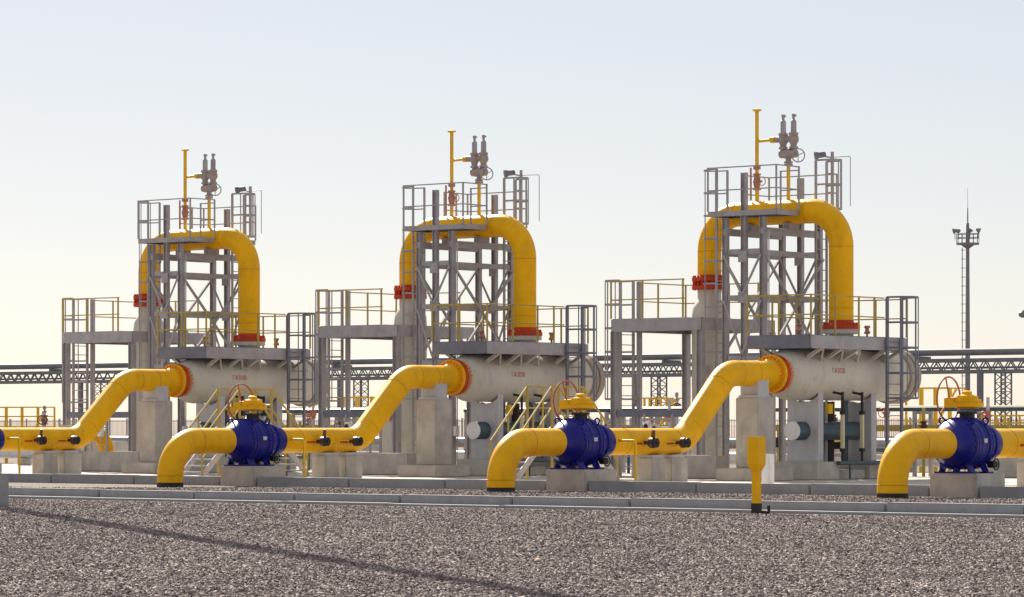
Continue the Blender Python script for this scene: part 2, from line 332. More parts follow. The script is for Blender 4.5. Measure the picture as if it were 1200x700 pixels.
bt = MB().lathe((12.95,0,1.52), (1,0,0), [(0,.25),(.02,.262),(3.9,.262),(3.96,.2)], 32).build('sump', 'teal', t)
MB().lathe((12.90,0,1.52), (1,0,0), [(0,.2),(.015,.262),(.048,.262)], 32).build('end_cap', 'white', bt)
for uu in (14.3, 15.6): MB().cyl((uu,0,1.7), (uu,0,2.5), .1).build('sump_riser', 'teal', t)
MB().bbox((14.2,-.6,.154), (15.75,.6,.42), .02).build('footing', 'concrete', t)
for uu in (14.22, 15.22):
    gg = MB().bbox((uu-.05,-.88,1.0), (uu+.05,-.78,2.02), .015).build('level_gauge', 'glass', t)
    MB().cyl((uu,-.83,2.0), (uu,-.83,2.62), .04).cyl((uu,-.83,2.55), (uu,-.45,2.62), .035).cyl((uu,-.83,1.98), (uu,-.83,2.08), .085).build('gauge_pipe', 'black', gg)
    MB().cyl((uu,-.83,.62), (uu,-.83,1.02), .035).cyl((uu,-.83,.94), (uu,-.83,1.03), .085).build('gauge_pipe', 'black', gg)
MB().tube(bend([(14.0,-.83,.62),(17.1,-.83,.62),(17.1,.6,.62)], .1, 6), .06, 12).cyl((14.6,-.83,.15),(14.6,-.83,.62),.03).build('drain_pipe', 'teal', t)
for i, uu in enumerate((14.0, 14.28, 14.62, 14.9, 15.3, 15.62, 15.9)):  # mostly dark pipes filling the dark area behind the gauges
    MB().cyl((uu, .2+.12*(i % 3), .6), (uu, .2+.12*(i % 3), 2.35), (.1, .06, .13, .07, .12, .06, .1)[i]).build('backing_pipe', ('teal','black','teal','steel','black','rust','teal')[i], t)
MB().bbox((14.1,.25,1.0), (15.8,.5,1.2), .02).build('backing_bar', 'black', t)  # black bar across the same dark area
MB().bbox((13.85,-.62,2.0), (14.06,-.5,2.28), .01).build('junction_box', 'rail_yellow', t)
for uu, vv in ((13.6, .75), (16.6, -.35)):
    MB().cyl((uu,vv*.3,3.75), (uu,vv*.3,4.32), .03).lathe((uu,vv*.3,4.3), (0,0,1), [(0,.08),(.05,.1),(.1,.06),(.16,.06),(.2,.1),(.24,.08)], 14).build('top_valve', 'rust', t)
for uu in (12.80, 14.86, 16.9):
    MB().lathe((uu,0,3.1), (1,0,0), [(0,.70),(.008,.7255),(.024,.7255),(.032,.70)], 56).build('weld_seam', 'closure' if uu > 99 else 'cream', t)
MB().beam((12.95,-.716,3.0), (13.15,-.716,3.0), .012, .14).build('nameplate', 'pale_steel', t)
cu = bpy.data.curves.new('lettering', 'FONT'); cu.body = 'ГАЗОВ'; cu.size = .2; cu.align_x = 'CENTER'; cu.align_y = 'CENTER'; cu.extrude = .001
to = bpy.data.objects.new('tmp_text', cu); COL.objects.link(to)
dg = bpy.context.evaluated_depsgraph_get(); me = bpy.data.meshes.new_from_object(to.evaluated_get(dg)); bpy.data.objects.remove(to)
me.materials.clear(); me.materials.append(M['letter'])
lt = bpy.data.objects.new('lettering', me); COL.objects.link(lt); lt.parent = t
aa = math.radians(8); lt.location = (14.2-15.6, -(.722*math.cos(aa)+.004), 3.1+.722*math.sin(aa)-.15); lt.rotation_euler = (PI/2-aa, 0, 0)
# ---- arch pipe
t = reg(thing('arch_pipe', (15.41,2.3,4.4), 'thick yellow pipe arch over the {} unit between two red flanges', 'pipe', 'yellow pipe arches'))
path = bend([(15.41,0,4.6),(15.41,0,7.82),(15.41,4.6,7.82),(15.41,4.6,6.0)], 1.05, 16)
MB().tube(path, .352, 48).build('pipe', 'yellow', t)
for (pv, pz, tv, tz) in ((0,6.75,0,1),(1.06,7.82,1,0),(3.54,7.82,1,0),(4.6,6.76,0,1),(0,5.0,0,1)):
    MB().lathe((15.41,pv,pz), (0,tv,tz), [(0,.34),(.008,.3575),(.022,.3575),(.03,.34)], 40).build('weld_bead', 'weld', t)
for vv, z0 in ((0, 4.411), (4.6, 5.66)):
    MB().lathe((15.41,vv,z0), (0,0,1), [(0,.3),(0,.54),(.11,.54),(.11,.43),(.2,.36),(.26,.36)] if vv == 0 else [(0,.3),(0,.52),(.1,.52),(.1,.42),(.24,.42),(.24,.52),(.34,.52),(.34,.42),(.42,.36)], 48).build('flange', 'red', t)
    tag(MB().bolts((15.41,vv,z0), (0,0,1), .485 if vv == 0 else .47, 20, .035, -.05 if vv == 0 else -.02, .19 if vv == 0 else .4).build('bolts', 'red', t), kind='stuff')
# ---- vertical vessel
t = reg(thing('vertical_vessel', (15.41,4.6,.15), 'beige vertical vessel with domed top under the left end of the {} pipe arch', 'vessel', 'vertical vessels'))
MB().lathe((15.41,4.6,.55), (0,0,1), [(0,.4),(.08,.48),(.2,.52),(4.35,.52),(4.55,.5),(4.7,.43),(4.78,.37),(4.82,.35),(5.10,.35)], 48).build('shell', 'cream', t)
MB().lathe((15.41,4.6,.154), (0,0,1), [(0,.6),(.03,.6),(.05,.46),(.5,.46)], 32).build('skirt', 'cream', t)
MB().cyl((14.93,4.4,3.3), (14.75,4.34,3.3), .1).cyl((14.78,4.345,3.3), (14.73,4.33,3.3), .16).build('nozzle', 'steel', t)
MB().cyl((15.0,4.2,1.2), (14.8,4.0,1.2), .12).cyl((14.85,4.05,1.2), (14.78,3.98,1.2), .19).build('manway', 'cream', t)
# ---- railing and ladder builders
def rails(parent, pts, z, posts, col='rail_backlit_olive', pcol=None, h=1.12, r=.021, heights=(.55, 1.1), kick=False):
    for a, b_ in zip(pts[:-1], pts[1:]):
        for hh in heights: MB().beam((*a, z+hh), (*b_, z+hh), .032, .034).build('rail', col, parent)
        if kick: MB().beam((*a, z+.09), (*b_, z+.09), .008, .14).build('toe_board', pcol or col, parent)
    for p in posts: MB().beam((*p, z), (*p, z+h), .042, .042).build('rail_post', pcol or col, parent)
def ladder(name, label, u0, u1, v, side, z0, z1, cz0, ztop, mat_='steel', sw=.07, units=(0, 1, 2), depth=.72, cmat=None, group='caged ladders', hh=.055, bars=(2, 4, 7, 10, 12)):
    um = (u0+u1)/2
    t = reg(thing(name, (um, v, z0), label, 'ladder', group), units)
    vs_ = v + side*.06
    for uu in (u0, u1): MB().beam((uu, vs_, z0), (uu, vs_, ztop), sw, .06, (0,1,0)).build('stringer', mat_, t)
    me = MB().cyl((u0-um, 0, 0), (u1-um, 0, 0), .014, n=8).mesh('rung', mat_)
    z = z0+.3
    while z < z1-.05: piece(me, 'rung', t, (0, vs_-v, z-z0)); z += .3
    hw_ = (u1-u0)/2 + .03
    pts = [Vector((-hw_, 0, 0))] + [Vector((-hw_*math.cos(a), side*(depth-.36+.36*math.sin(a)), 0)) for a in [PI*i/12 for i in range(13)]] + [Vector((hw_, 0, 0))]
    hm = MB()
    for a, b_ in zip(pts[:-1], pts[1:]): hm.beam(a, b_, .01, hh)
    hm = hm.mesh('cage_hoop', cmat or mat_, smooth=False)
    nh = max(2, round((ztop-cz0)/.68)); 
    for i in range(nh+1): piece(hm, 'cage_hoop', t, (0, vs_-v, cz0+(ztop-cz0)*i/nh - z0))
    bmz = MB().beam((0,0,0), (0,0,ztop-cz0), hh*.8, .012, (0,1,0)).mesh('cage_bar', cmat or mat_, smooth=False)
    for i in bars: piece(bmz, 'cage_bar', t, (pts[i].x, pts[i].y+vs_-v, cz0-z0))
    return t
# ---- platform over the vessel
t = reg(thing('vessel_platform', (14.75,0,3.82), 'grey steel platform with yellow railing on top of the {} horizontal vessel', 'platform', 'vessel platforms'))
u0, u1, v0, v1, zt = 12.27, 17.22, -1.06, 1.06, 4.19
for a, b_, s_ in (((u0,v0),(u1,v0),1),((u1,v1),(u0,v1),1),((u0,v1),(u0,v0),1),((u1,v0),(u1,v1),1)):
    MB().chan((*a, zt-.2), (*b_, zt-.2), .36, .1, .016, s_).build('edge_beam', 'dark_steel' if a[0] == b_[0] else 'steel', t, smooth=False)  # end beams darker: shade of the left-facing side put into the colour
for i in range(6):
    uu = u0+.06+(u1-u0-.12)*i/6; ue = u0+.06+(u1-u0-.12)*(i+1)/6-.01
    if uu < 15.95 and ue > 14.87:
        for s_ in (-1, 1): MB().box((uu, min(s_*.56, s_*(v1-.03)), zt-.035), (ue, max(s_*.56, s_*(v1-.03)), zt-.002)).build('deck_plate', 'dark_steel', t)
    else: MB().box((uu, v0+.03, zt-.035), (ue, v1-.03, zt-.002)).build('deck_plate', 'dark_steel', t)
for i, uu in enumerate((12.9, 13.9, 14.75, 16.2, 17.0)):
    for s_ in (-1, 1):
        MB().beam((uu, s_*1.0, zt-.36), (uu, s_*.52, 3.56), .1, .09).build('bracket', 'cream', t)
        MB().beam((uu+.1, s_*1.0, zt-.38), (uu+.55, s_*.62, 3.48), .05, .05).build('bracket_strut', 'cream', t)
    MB().beam((uu, v0+.1, zt-.14), (uu, v1-.1, zt-.14), .08, .18).build('cross_beam', 'dark_steel', t)
rails(t, [(u0,v0),(16.0,v0)], zt, [(u0+.02,v0), (13.5,v0), (14.7,v0), (15.5,v0)])
rails(t, [(u0,v0),(u0,v1),(u1,v1),(u1,v0)], zt, [(u0,0), (u0,v1), (13.5,v1), (14.7,v1), (15.9,v1), (u1,v1), (u1,.0), (u1-.02,v0)])
ladder('caged_ladder', 'grey caged ladder up to the vessel platform at the right end of the {} unit', 16.08, 16.84, -1.06, -1, .15, 4.2, 2.45, 5.32, 'dark_steel', .1)
# ---- platform round the vertical vessel
t = reg(thing('access_platform', (15.4,5.3,.15), 'grey steel platform with yellow railing left of the {} pipe arch', 'platform', 'access platforms'))
u0, u1, v0, v1, zt = 13.67, 17.4, 3.64, 6.9, 4.8
for p in ((u0+.08,v1-.08),(u0+.08,v0+.08),(u1-.08,v1-.08),(u1-.08,v0+.08)): 
    MB().hpost(*p, .16, zt-.38, .19, .19, .018).build('post', 'steel', t, smooth=False); MB().box((p[0]-.16,p[1]-.16,.152),(p[0]+.16,p[1]+.16,.178)).build('base_plate', 'steel', t)
for a, b_, s_ in (((u0,v0),(u1,v0),1),((u1,v1),(u0,v1),1),((u0,v1),(u0,v0),1),((u1,v0),(u1,v1),1)):
    MB().chan((*a, zt-.2), (*b_, zt-.2), .36, .1, .016, s_).build('edge_beam', 'steel', t, smooth=False)
for i in range(6):
    a, b_ = u0+.05+i*(u1-u0-.1)/6, u0+.05+(i+1)*(u1-u0-.1)/6-.01
    for va, vb in ((5.3, v1-.03), (4.22, 5.29)):
        if va < 5 and b_ > 14.75 and a < 16.05: continue
        MB().box((a, va, zt-.035), (b_, vb, zt-.002)).build('deck_plate', 'steel', t)
for uu in (14.6, 16.2): MB().beam((uu, 5.3, zt-.14), (uu, v1-.1, zt-.14), .08, .18).build('cross_beam', 'steel', t)
MB().chan((u0+.1, 5.24, zt-.15), (u1-.1, 5.24, zt-.15), .2, .08, .014).build('cross_beam', 'steel', t, smooth=False)
MB().beam((u0+.08, v1-.2, 2.02), (u0+.08, v0+.2, 2.02), .14, .2).build('tie_beam', 'dark_steel', t)
MB().beam((u0+.2, v1-.08, 2.02), (u1-.2, v1-.08, 2.02), .14, .16).build('tie_beam', 'dark_steel', t)
rails(t, [(u0,v1),(u0,4.25)], zt, [(u0,v1),(u0,5.75),(u0,4.3)])
rails(t, [(15.0,v1),(u1,v1),(u1,v0+.6)], zt, [(16.0,v1),(u1,v1),(u1,5.3),(u1,v0+.6)])
rails(t, [(u0,v1),(14.15,v1)], zt, [])
MB().beam((14.98,v1-.06,.16), (14.98,v1-.06,5.94), .14, .1).build('post', 'steel', t)
ladder('caged_ladder', 'grey caged ladder at the far left side of the {} unit', 14.2, 14.84, 6.9, 1, .15, 4.8, 2.45, 5.95, 'steel', .08)
# ---- pipe tower
t = reg(thing('pipe_tower', (15.4,2.35,.15), 'grey braced steel tower carrying the {} pipe arch', 'tower', 'pipe support towers'))
TU, TV = (13.97, 16.84), (1.7, 2.35, 3.0)
for uu in TU:
    for vv in TV:
        zt_ = 8.9 if (vv == 2.35) else 7.62
        MB().hpost(uu, vv, .16, zt_, .15, .16, .016).build('post', 'steel', t, smooth=False)
    for z in (6.65, 5.33, 3.6): MB().beam((uu, TV[0]+.1, z), (uu, TV[2]-.1, z), .09, .14).build('girt', 'steel', t)
    for za, zb in ((6.55, 5.4), (5.25, 3.7)):
        s_ = .02 if uu < 15 else -.02
        MB().beam((uu-.12, TV[0], za), (uu-.12, TV[1], zb), .02, .07).build('brace', 'steel', t); MB().beam((uu-.12, TV[2], za), (uu-.12, TV[1], zb), .02, .07).build('brace', 'steel', t)
for vv in (TV[0], TV[2]):
    for z in (6.6, 5.33): MB().beam((TU[0]+.1, vv, z), (TU[1]-.1, vv, z), .09, .15).build('girt', 'steel', t)
    k_ = -.1 if vv < 2 else .1
    MB().beam((TU[0], vv+k_, 6.5), (TU[1], vv+k_, 3.6), .06, .07).build('brace', 'steel', t); MB().beam((TU[0], vv+k_*1.4, 3.6), (TU[1], vv+k_*1.4, 6.5), .06, .07).build('brace', 'steel', t)
for vv in (1.7, 3.0):
    MB().beam((TU[0]-.05, vv, 7.22), (TU[1]+.05, vv, 7.22), .12, .2).build('pipe_beam', 'steel', t); MB().box((15.15,vv-.1,7.321), (15.67,vv+.1,7.50)).build('pipe_shoe', 'steel', t)
for uu in TU:
    for vv in TV: MB().box((uu-.16,vv-.16,.152), (uu+.16,vv+.16,.175)).build('base_plate', 'steel', t)
    for z in (6.5, 5.33): MB().box((uu-.105,2.2,z-.16), (uu-.095,2.5,z+.16)).build('gusset', 'steel', t)
for vv in (1.62, 1.56): MB().tube(bend([(14.06,vv,.16),(14.06,vv,7.3),(14.9,vv,7.3)], .08, 4), .018, 8).build('conduit', 'pale_steel', t)
MB().bbox((13.93,1.5,1.35), (14.08,1.68,1.65), .01).build('junction_box', 'white', t)
# two walkways either side of the pipe
for (a0, a1, nm) in ((13.86, 15.0, 'front'), (15.82, 16.96, 'rear')):
    for a, b_ in (((a0,1.17),(a1,1.17)),((a1,3.55),(a0,3.55)),((a0,3.55),(a0,1.17)),((a1,1.17),(a1,3.55))):
        MB().chan((*a, 7.745), (*b_, 7.745), .15, .07, .012, 1).build('walkway_beam', 'steel', t, smooth=False)
    for i in range(4): MB().box((a0+.02, 1.2+i*.585, 7.78), (a1-.02, 1.2+(i+1)*.585-.01, 7.815)).build('walkway_plate', 'steel', t)
g_ = 'steel'
rails(t, [(15.0,1.17),(13.86,1.17),(13.86,3.55),(14.3,3.55)], 7.82, [(15.0,1.17),(13.86,1.17),(13.86,3.55),(14.32,3.55)], 'steel', heights=(.6, 1.25), h=1.27)
rails(t, [(15.0,1.17),(15.0,1.8)], 7.82, [(15.0,1.8)], 'steel', heights=(.6, 1.15), h=1.17)
rails(t, [(16.4,1.17),(16.96,1.17),(16.96,3.55),(15.82,3.55)], 7.82, [(16.96,1.17),(16.96,3.55),(15.82,3.55),(16.4,3.55)], 'steel', heights=(.6, 1.15), h=1.17)
ladder('caged_ladder', 'grey caged ladder rising left of the tower under the {} pipe arch', 14.38, 14.92, 3.55, 1, .15, 7.8, 2.5, 9.07, 'steel', .045, depth=.6, group='tower ladders', hh=.038, bars=(3, 7, 11))
ladder('caged_ladder', 'grey caged ladder rising right of the tower under the {} pipe arch', 15.78, 16.34, 1.17, -1, .15, 7.8, 7.9, 9.3, 'steel', .06, depth=.66, group='tower ladders')
# ---- vent stack
t = reg(thing('vent_stack', (15.41,2.91,8.05), 'thin yellow vent pole with flat cap on the {} pipe arch', 'vent stack', 'vent stacks'))
MB().cyl((15.41,2.91,8.0), (15.41,2.91,10.8), .055).build('pole', 'rail_yellow', t)
MB().lathe((15.41,2.91,10.78), (0,0,1), [(0,.06),(.02,.13),(.06,.13),(.08,.05)], 16).build('cap', 'rail_yellow', t)
vv_ = MB().lathe((15.41,2.91,8.5), (0,0,1), [(0,.12),(.04,.12),(.06,.08),(.16,.1),(.24,.12),(.32,.1),(.42,.08),(.44,.12),(.48,.12)], 16).cyl((15.41,2.91,9.1), (15.41,2.91,9.2), .11).build('shutoff_valve', 'rust', t)
MB().cyl((15.41,2.91,8.74), (15.3,2.66,8.74), .03).ring((15.3,2.66,8.74), (.11,.25,0), .12, .014, 20, 6).build('valve_wheel', 'rust', vv_)
MB().beam((15.3,3.05,8.2), (15.3,3.05,9.15), .04, .04).build('stay', 'rust', t)
MB().cyl((15.41,2.91,9.91), (15.41,2.2,9.94), .042).cyl((15.41,2.42,9.93), (15.41,2.28,9.93), .09).build('branch', 'rail_yellow', t)
# ---- relief valves
t = reg(thing('relief_valve_pair', (15.41,1.81,8.05), 'pair of rusty red relief valves with grey bonnets above the {} pipe arch', 'relief valve', 'relief valve pairs'))
MB().cyl((15.41,1.81,8.0), (15.41,1.81,9.2), .055).build('riser', 'rail_yellow', t)
MB().cyl((15.41,1.81,9.16), (15.41,1.81,9.21), .13).cyl((15.41,1.81,9.23), (15.41,1.81,9.28), .13).cyl((15.41,1.81,9.28), (15.41,1.81,9.44), .08).lathe((15.41,2.12,9.5), (0,-1,0), [(0,.07),(.04,.12),(.1,.12),(.2,.14),(.42,.14),(.52,.12),(.58,.12),(.62,.07)], 18).build('changeover_body', 'valve_grey', t)
for vv in (1.99, 1.63):
    rv = MB().lathe((15.41,vv,9.58), (0,0,1), [(0,.07),(.06,.07),(.06,.13),(.12,.13),(.13,.09),(.2,.1),(.28,.15),(.38,.15),(.44,.12),(.46,.14),(.52,.14)], 18).cyl((15.41,vv+.02,9.93), (15.41,vv+.25,9.93), .09).build('relief_valve', 'valve_grey', t)
    MB().lathe((15.41,vv,10.1), (0,0,1), [(0,.1),(.03,.085),(.32,.085),(.36,.06),(.38,.04),(.46,.04),(.47,.06),(.54,.05)], 16).beam((15.41,vv,10.55), (15.41,vv-.1,10.6), .03, .03).build('bonnet', 'steel', rv)
whl = MB().ring((15.2,1.33,9.42), (.55,.6,0), .19, .018, 28, 8)
for i in range(3):
    a = i*2*PI/3+.5; e1 = Vector((.6,-.55,0)).normalized(); whl.tube([(15.2,1.33,9.42), Vector((15.2,1.33,9.42))+(e1*math.cos(a)+Vector((0,0,1))*math.sin(a))*.19], .014, 6)
whl.cyl((15.2,1.33,9.42), (15.38,1.55,9.47), .025).build('handwheel', 'steel', t)
# ---- floodlight on the tower
t = reg(thing('floodlight', (16.6,1.04,8.0), 'small floodlight on a thin pole above the ladder cage of the {} tower', 'floodlight', 'tower floodlights'))
MB().beam((16.62,1.1,7.9), (16.62,1.1,9.6), .07, .07).build('pole', 'steel', t)
MB().tube([(16.62,1.1,9.42), (16.5,1.42,9.5)], .025, 8).build('arm', 'steel', t)
MB().lathe((16.5,1.36,9.52), (-.5,.6,-.12), [(-.1,.05),(-.06,.085),(.1,.085),(.16,.11),(.24,.12),(.25,.02)], 16).build('lamp_head', 'dark_steel', t)
MB().tube(bend([(16.62,1.1,9.44),(16.62,.48,9.44),(16.62,.48,8.0)], .05, 4), .012, 8).build('conduit', 'steel', t)
# ---- low foundation wall by the frame
reg(single('foundation_wall', MB().bbox((12.9,2.55,.154), (13.4,5.6,.82), .03), 'concrete', (13.15,4.1,.15), 'low grey concrete foundation wall behind the bend of the {} inlet pipe', 'wall', 'foundation walls'))
# ---- drain manifold behind the vessel
t = reg(thing('drain_manifold', (18.6,2.2,.15), 'low tangle of drain pipes and small valves behind the {} filter vessel', 'drain manifold', 'drain manifolds'))
for i in range(4):
    vv = 1.2+i*.75; zz = (.95, 1.25, .8, 1.1)[i]
    MB().tube(bend([(17.9,vv,.154),(17.9,vv,zz),(19.6,vv,zz),(19.6,vv,.154)], .14, 5), .06, 12).build('drain_pipe', ('teal','rail_yellow','steel','rail_yellow')[i], t)
    vb = MB().lathe((18.4,vv,zz), (1,0,0), [(0,.12),(.05,.12),(.07,.08),(.2,.13),(.33,.08),(.35,.12),(.4,.12)], 14).cyl((18.6,vv,zz), (18.6,vv,zz+.35), .03).build('valve', ('rust','maroon','rust','black')[i], t)
    MB().ring((18.6,vv,zz+.35), (0,0,1), .16, .016, 20, 6).cyl((18.45,vv,zz+.35), (18.75,vv,zz+.35), .012, n=6).cyl((18.6,vv-.15,zz+.35), (18.6,vv+.15,zz+.35), .012, n=6).build('handwheel', ('red','black','red','red')[i], vb)
MB().tube([(18.2,.6,.5),(18.2,4.2,.5)], .09, 14).build('header', 'teal', t)
for vv in (.9, 2.6, 4.0): MB().box((18.05,vv-.06,.154), (18.35,vv+.06,.42)).build('stand', 'concrete', t)
# ---- pipework behind the vessel
t = reg(thing('pipework', (21.0,1.5,.15), 'dense low pipework with frames and valves behind the {} unit', 'pipework', 'pipework behind the units'))
for i, vv in enumerate((-3.2, -1.2, .8, 2.8, 4.8, 6.6)):
    MB().beam((20.6,vv,.152), (20.6,vv,2.1), .1, .1).build('post', 'steel', t); MB().beam((21.5,vv,.152), (21.5,vv,2.1), .1, .1).build('post', 'steel', t)
    for z in (.75, 1.45, 2.05): MB().beam((20.6,vv,z), (21.5,vv,z), .08, .08).build('cross_beam', 'steel', t)
for j, (uu, z, r, c) in enumerate(((20.8,.91,.12,'pale_steel'),(21.2,.87,.08,'rail_backlit_olive'),(20.85,1.59,.1,'rail_backlit_olive'),(21.25,1.56,.07,'pale_steel'),(20.75,2.16,.07,'teal'),(21.3,2.18,.09,'rail_backlit_olive'))):
    MB().tube([(uu,-3.4,z),(uu,6.8,z)], r, 14).build('pipe', c, t)
for i, vv in enumerate((-2.6, -1.9, -.3, .3, 1.6, 2.2, 3.5, 4.1, 5.5, 6.0)):
    zz = (1.9, 2.5, 1.6, 2.2, 2.6, 1.8, 2.4, 2.0, 1.7, 2.3)[i]
    c = ('rail_backlit_olive','pale_steel','teal','rail_backlit_olive','pale_steel')[i % 5]
    rp = MB().tube([(20.3,vv,.154),(20.3,vv,zz)], .05, 10).build('riser', c, t)
    MB().lathe((20.3,vv,zz-.7), (0,0,1), [(0,.1),(.04,.1),(.06,.07),(.15,.12),(.24,.07),(.26,.1),(.3,.1)], 12).build('valve', ('maroon','rust','black')[i % 3], rp)
    MB().cyl((20.3,vv,zz-.55), (20.05,vv,zz-.55), .02, n=8).ring((20.05,vv,zz-.55), (1,0,0), .13, .014, 18, 6).build('handwheel', ('black','red','black')[i % 3], rp)
# ---- instrument panel on the access frame
t = reg(thing('instrument_rack', (13.3,5.0,.82), 'small rack of pale instrument boxes and tubes below the {} access platform', 'instrument rack', 'instrument racks'))
MB().beam((13.15,4.3,.82), (13.15,4.3,2.0), .05, .05).build('post', 'steel', t); MB().beam((13.15,5.3,.82), (13.15,5.3,2.0), .05, .05).build('post', 'steel', t)
MB().beam((13.15,4.25,1.85), (13.15,5.35,1.85), .04, .06).build('cross_rail', 'steel', t)
for i, vv in enumerate((4.5, 4.82, 5.12)):
    bx_ = MB().bbox((12.98,vv-.11,1.3+.06*i), (13.12,vv+.11,1.66+.06*i), .015).build('instrument_box', ('white','cream','white')[i], t)
    MB().lathe((12.98,vv,1.52+.06*i), (-1,0,0), [(0,.075),(.02,.075),(.025,.06)], 16).build('dial', 'black', bx_)
    MB().tube(bend([(13.06,vv,1.3+.06*i),(13.06,vv,1.02),(13.3,vv+.05,1.02),(13.3,vv+.05,.83)], .05, 4), .012, 6).build('impulse_tube', 'pale_steel', t)
# ---- crossover stair
t = reg(thing('crossover_stair', (6.9,3.5,.15), 'small yellow railed crossover stair standing {}', 'stair', 'crossover stairs'), (0, 1))
sv0, sv1, ua, ub, uc, ue, zl = 3.1, 3.95, 4.4, 6.0, 7.4, 9.0, 1.6
tr = MB().box((-.13, 0, -.02), (.13, sv1-sv0-.08, .02)).mesh('tread', 'pale_steel', smooth=False)
for i in range(7):
    z = .15+(zl-.15)*(i+1)/8
    piece(tr, 'tread', t, (ua+(ub-ua)*(i+.5)/7-6.9, sv0+.04-3.5, z-.15)); piece(tr, 'tread', t, (ue-(ue-uc)*(i+.5)/7-6.9, sv0+.04-3.5, z-.15))
MB().box((ub, sv0, zl-.05), (uc, sv1, zl)).build('landing', 'pale_steel', t)
for vv in (sv0, sv1):
    MB().beam((ua, vv, .17), (ub, vv, zl-.03), .03, .18).build('stringer', 'pale_steel', t); MB().beam((ue, vv, .17), (uc, vv, zl-.03), .03, .18).build('stringer', 'pale_steel', t)
    for uu in (ub+.02, uc-.02): MB().beam((uu, vv, .152), (uu, vv, zl+1.15), .055, .055).build('post', 'rail_backlit_olive', t)
    MB().beam(((ub+uc)/2, vv, zl), ((ub+uc)/2, vv, zl+1.13), .04, .04).build('post', 'rail_backlit_olive', t)
    for uu, zz in ((ua+.05, .15), ((ua+ub)/2, .88), (ue-.05, .15), ((ue+uc)/2, .88)): MB().beam((uu, vv, zz), (uu, vv, zz+1.1), .04, .04).build('post', 'rail_backlit_olive', t)
    for hh in (.55, 1.12):
        MB().beam((ua+.05, vv, .15+hh), (ub, vv, zl+hh), .036, .045).build('handrail', 'rail_backlit_olive', t); MB().beam((ue-.05, vv, .15+hh), (uc, vv, zl+hh), .036, .045).build('handrail', 'rail_backlit_olive', t)
        MB().beam((ub, vv, zl+hh), (uc, vv, zl+hh), .036, .045).build('handrail', 'rail_backlit_olive', t)
# ------------------------------------------------------------------ copies of the unit
KIDS = {}
for o in list(bpy.data.objects):
    if o.parent: KIDS.setdefault(o.parent.name, []).append(o)
WORD = {0: 'right-hand', 1: 'middle', 2: 'left-hand'}
PWORD = {2: 'leftmost', 1: 'second-from-left', 0: 'third-from-left', -1: 'rightmost'}
SWORD = {0: 'behind the third-from-left inlet elbow', 1: 'behind the second-from-left inlet elbow'}
for o, units in PROTO:
    tmpl = o['label']
    W = SWORD if o.name.startswith('crossover') else PWORD if '{} inlet pipe' in tmpl else WORD
    for k in units:
        if k == 0: o['label'] = tmpl.format(W[0])
        else:
            c_ = copy_tree(o, (0, k*S, 0), tmpl.format(W[k]))
            if o.name.startswith('floodlight'): c_.rotation_euler.z = math.radians((0, 14, -11)[k])
# ------------------------------------------------------------------ small things in front
t = thing('marker_post', (-13.2,-16.9,0), 'yellow cable marker post with box top and black foot on the gravel', 'marker post')
MB().beam((-13.2,-16.9,.2), (-13.2,-16.9,1.0), .13, .13, (1,0,0)).build('post', 'yellow', t)
MB().beam((-13.2,-16.9,-.1), (-13.2,-16.9,.21), .145, .145, (1,0,0)).build('foot', 'black', t)
s_ = MB()
q0, q1, za, zb, zc = .066, .125, .80, .95, 1.47
vs_ = [(-13.2+i*q, -16.9+j*q, z) for q, z in ((q0, za), (q1, zb), (q1, zc)) for i, j in ((-1,-1),(1,-1),(1,1),(-1,1))]
s_.add(vs_, [(0,1,5,4),(1,2,6,5),(2,3,7,6),(3,0,4,7),(4,5,9,8),(5,6,10,9),(6,7,11,10),(7,4,8,11),(8,9,10,11),(3,2,1,0)]).build('box', 'yellow', t, smooth=False)
single('white_bollard', MB().bbox((4.4,-5.09,.152), (4.64,-4.85,.96), .015), 'white', (4.52,-4.97,.15), 'short white square bollard on the apron behind the yellow marker post', 'bollard')
single('cable_stub', MB().tube(bend([(-13.25,-17.05,.05),(-13.3,-17.25,.04),(-13.3,-17.25,.18)], .04, 4), .03, 8), 'black', (-13.3,-17.2,0), 'short black cable stub sticking out of the gravel by the marker post', 'cable')
# lamp mast just outside the left edge, whose shadow crosses the gravel
LB = Vector((-18.0, -.75, 0))
t = thing('lamp_mast', LB, 'pale pedestal of a lamp mast at the left edge on the gravel', 'lamp mast')
MB().bbox((LB.x-.38,LB.y-.38,-.1), (LB.x+.38,LB.y+.38,.68), .03).build('pedestal', 'kerb', t)
MB().lathe((LB.x,LB.y,.68), (0,0,1), [(0,.36),(.03,.36),(.03,.30),(33,.19)], 20).build('pole', 'steel', t)
MB().lathe((LB.x,LB.y,33.6), (0,0,1), [(0,.1),(.1,.9),(.2,.9),(.25,.1)], 20).build('lamp_ring', 'steel', t)
# one tan rock among the gravel
random.seed(3)
def rock(c, r):
    bm = bmesh.new(); bmesh.ops.create_icosphere(bm, subdivisions=2, radius=1)
    for v in bm.verts: v.co = Vector((v.co.x*r*1.2, v.co.y*r, v.co.z*r*.75))*random.uniform(.8, 1.15)+Vector(c)
    bm.verts.index_update(); q = MB().add([v.co[:] for v in bm.verts], [[v.index for v in f.verts] for f in bm.faces]); bm.free(); return q
C0 = Vector(cam.location); dv = Vector((math.cos(TH), math.sin(TH), 0)); rv_ = Vector((math.sin(TH), -math.cos(TH), 0))
def gp(px, py, z=0):
    R = dv + rv_*((px-600)/4023) + Vector((0,0,(497.65-py)/4023)); k = (z-1.7)/R.z; return C0+R*k
p = gp(631, 661); single('tan_rock', rock((p.x, p.y, .04), .045), 'tan_rock', (p.x, p.y, 0), 'single orange tan rock lying on the gravel in front', 'rock')
